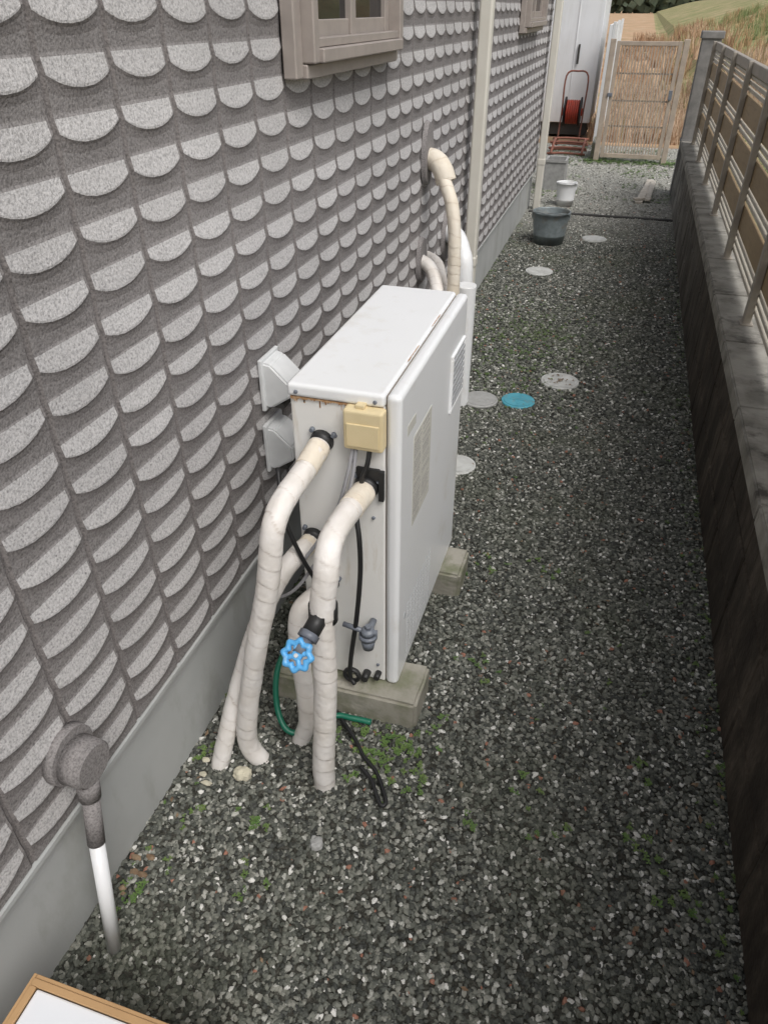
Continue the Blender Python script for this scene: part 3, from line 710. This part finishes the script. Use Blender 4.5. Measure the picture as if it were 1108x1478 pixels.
    md=ob.modifiers.new('scatter','NODES'); md.node_group=ng
    return ob
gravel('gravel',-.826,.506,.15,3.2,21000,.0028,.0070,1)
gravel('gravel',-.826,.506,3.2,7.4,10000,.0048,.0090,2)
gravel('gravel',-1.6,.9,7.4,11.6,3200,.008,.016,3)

def weeds():
    V=[];F=[]
    def leaf(p,s,ang,tilt):
        d=Vector((math.cos(ang),math.sin(ang),0)); n=Vector((-d.y,d.x,0)); up=Vector((0,0,1))
        a=p; b=p+d*s*.55*math.cos(tilt)+up*s*.55*math.sin(tilt)+n*s*.42; c=p+d*s+up*s*math.sin(tilt)*.7; e=p+d*s*.55*math.cos(tilt)+up*s*.55*math.sin(tilt)-n*s*.42
        i=len(V); V.extend([a,b,c,e]); F.append((i,i+1,i+2,i+3))
    def plant(x,y,s):
        n=random.randint(3,7)
        for k in range(n):
            a=random.uniform(0,6.28); r=random.uniform(.2,1.3)*s; p=Vector((x+r*math.cos(a),y+r*math.sin(a),random.uniform(.010,.016)+s*random.uniform(.2,.8)))
            for q in range(3): leaf(p,s*random.uniform(.6,.9),a+q*2.09,random.uniform(-.1,.5))
    cl=[(-.36,1.13,.06,28),(-.29,1.16,.04,18),(-.43,1.12,.05,8),(-.33,1.05,.05,9),(-.25,1.07,.03,8),(-.02,2.0,.05,6),(-.16,1.48,.05,9),(-.2,1.25,.05,4),(.1,1.02,.04,6),(.3,1.05,.05,8),(.38,.95,.04,7),(-.56,.85,.04,6),(-.78,.62,.04,8),(-.10,.98,.03,4),(.30,1.25,.04,4),(-.2,1.95,.07,6),(-.52,.72,.04,5),(.02,1.12,.04,4),(-.74,.82,.03,5),(-.78,1.0,.03,6)]
    for x,y,r,n in cl:
        for i in range(n): plant(x+random.gauss(0,r*.6),y+random.gauss(0,r*.6),random.uniform(.005,.010))
    for i in range(300):
        x=random.uniform(-.82,.5); y=random.uniform(.4,7.2)
        if mnoise.noise(Vector((x*2.2,y*1.3,3)))>.16 and not (-.68<x<-.29 and 1.2<y<1.95): plant(x,y,random.uniform(.003,.007))
    for i in range(800):
        x=random.gauss(-.38,.22); y=random.gauss(4.0,.5)
        if -.82<x<.45: plant(x,y,random.uniform(.004,.008))
    for i in range(200):
        x=.5-abs(random.gauss(0,.04)); y=random.uniform(.5,7); plant(x,y,random.uniform(.003,.008))
    for i in range(120):
        x=-.825+abs(random.gauss(0,.03)); y=random.uniform(.5,7); plant(x,y,random.uniform(.003,.008))
    for i in range(1300):
        x=random.uniform(-1.0,.5); y=random.uniform(8.0,11.4)
        if mnoise.noise(Vector((x*2,y*1.6,8)))>.0: plant(x,y,random.uniform(.008,.018))
    for i in range(300):
        plant(random.uniform(-.5,.6),random.gauss(10.3,.12),random.uniform(.012,.03))
    me=bpy.data.meshes.new('weeds'); me.from_pydata([tuple(v) for v in V],[],F)
    m=simple('weed_leaf',(.095,.18,.045),(.15,.21,.06),rough=.6,scale=30); me.materials.append(m)
    link(bpy.data.objects.new('weeds',me))
weeds()

def blades(name,n,region,h0,h1,w,cols,clump=0):
    V=np.zeros((n*4,3)); 
    x=rng.uniform(region[0],region[1],n); y=region[2]+(region[3]-region[2])*rng.uniform(0,1,n)**1.3
    if clump:
        cx=rng.uniform(region[0],region[1],clump); cy=region[2]+(region[3]-region[2])*rng.uniform(0,1,clump)
        idx=rng.integers(0,clump,n); x=cx[idx]+rng.normal(0,.14,n); y=cy[idx]+rng.normal(0,.14,n)
    z=np.array([gheight(a,b) for a,b in zip(x,y)])-.02
    h=rng.uniform(h0,h1,n); a=rng.uniform(0,6.28,n); lx=rng.normal(0,.22,n)*h; ly=rng.normal(0,.22,n)*h
    dx=np.cos(a)*w; dy=np.sin(a)*w
    V[0::4]=np.c_[x-dx,y-dy,z]; V[1::4]=np.c_[x+dx,y+dy,z]; V[2::4]=np.c_[x+dx*.3+lx,y+dy*.3+ly,z+h]; V[3::4]=np.c_[x-dx*.3+lx,y-dy*.3+ly,z+h]
    me=bpy.data.meshes.new(name); me.from_pydata(V.tolist(),[],[(4*i,4*i+1,4*i+2,4*i+3) for i in range(n)])
    col=rng.uniform(0,1,n)
    if clump: col=np.clip(rng.uniform(0,1,clump)[idx]+rng.normal(0,.12,n),0,1)
    at=me.attributes.new('v','FLOAT','FACE'); at.data.foreach_set('value',col)
    m,nt,b=new_mat(name+'_blade'); A=N(nt,'ShaderNodeAttribute',attribute_name='v')
    r=ramp(nt,cols); nt.links.new(A.outputs['Fac'],r.inputs[0]); nt.links.new(r.outputs[0],b.inputs['Base Color']); b.inputs['Roughness'].default_value=.8
    me.materials.append(m); link(bpy.data.objects.new(name,me))
blades('dry_reeds',14000,(-.62,3.0,12.4,24),.12,.42,.010,[(0,(.34,.21,.13)),(.4,(.50,.34,.23)),(.75,(.62,.48,.35)),(1,(.34,.30,.16))])
blades('bank_grass',18000,(.8,7,3,28),.05,.20,.008,[(0,(.18,.23,.09)),(.4,(.33,.33,.16)),(.75,(.52,.40,.25)),(1,(.54,.38,.24))])
blades('bank_tussocks',16000,(1.0,16,14,60),.15,.55,.016,[(0,(.16,.22,.08)),(.45,(.28,.30,.13)),(.7,(.46,.32,.18)),(1,(.52,.33,.19))],clump=420)
blades('field_reeds',9000,(-9,3,26,60),.2,.7,.02,[(0,(.30,.18,.10)),(.6,(.52,.33,.20)),(1,(.60,.46,.32))],clump=160)

def treeline():
    n=9000
    cx=rng.uniform(-220,190,n); k=np.floor(cx/9); top=13+5*np.sin(k*1.7)+2.5*np.sin(k*4.1)
    u=rng.uniform(0,1,n); z=top*u**.8; wv=np.sqrt(np.clip(1-((z/top-.35)/.7)**2,.05,1))
    xx=(k+.5)*9+rng.normal(0,3.6,n)*wv; yy=340+rng.normal(0,5,n)
    s=rng.uniform(.8,2.0,n); V=np.zeros((n*4,3)); 
    for q in range(4):
        a=rng.uniform(0,1,n)*.8+q*1.57
        V[q::4]=np.c_[xx+np.cos(a)*s,yy+rng.normal(0,.6,n),z+np.sin(a)*s]
    me=bpy.data.meshes.new('distant_tree_line'); me.from_pydata(V.tolist(),[],[(4*i,4*i+1,4*i+2,4*i+3) for i in range(n)])
    me.materials.append(simple('tree_foliage',(.06,.08,.05),(.09,.10,.06),rough=.9,scale=.3)); link(bpy.data.objects.new('distant_tree_line',me))
treeline()

# ---------------------------------------------------------------- light
w=bpy.data.worlds.new('World'); scene.world=w; w.use_nodes=True; nt=w.node_tree; bg=nt.nodes['Background']
sky=nt.nodes.new('ShaderNodeTexSky'); sky.sky_type='NISHITA'; sky.sun_disc=False
EL,AZ=math.radians(54),math.radians(132)
sky.sun_elevation=EL; sky.sun_rotation=AZ; sky.air_density=1.0; sky.dust_density=4.0; sky.ozone_density=1.0
hs2=nt.nodes.new('ShaderNodeHueSaturation'); hs2.inputs['Saturation'].default_value=.35
nt.links.new(sky.outputs[0],hs2.inputs['Color']); nt.links.new(hs2.outputs[0],bg.inputs[0]); bg.inputs[1].default_value=.15
sl=bpy.data.lights.new('sun','SUN'); sl.energy=1.5; sl.angle=math.radians(30); sl.color=(1,.985,.96)
so=bpy.data.objects.new('sun',sl); COL.objects.link(so)
d=Vector((math.sin(AZ)*math.cos(EL),math.cos(AZ)*math.cos(EL),math.sin(EL)))
so.rotation_euler=d.to_track_quat('Z','Y').to_euler(); so.location=d*20
scene.view_settings.view_transform='Standard'; scene.view_settings.look='None'; scene.view_settings.exposure=0
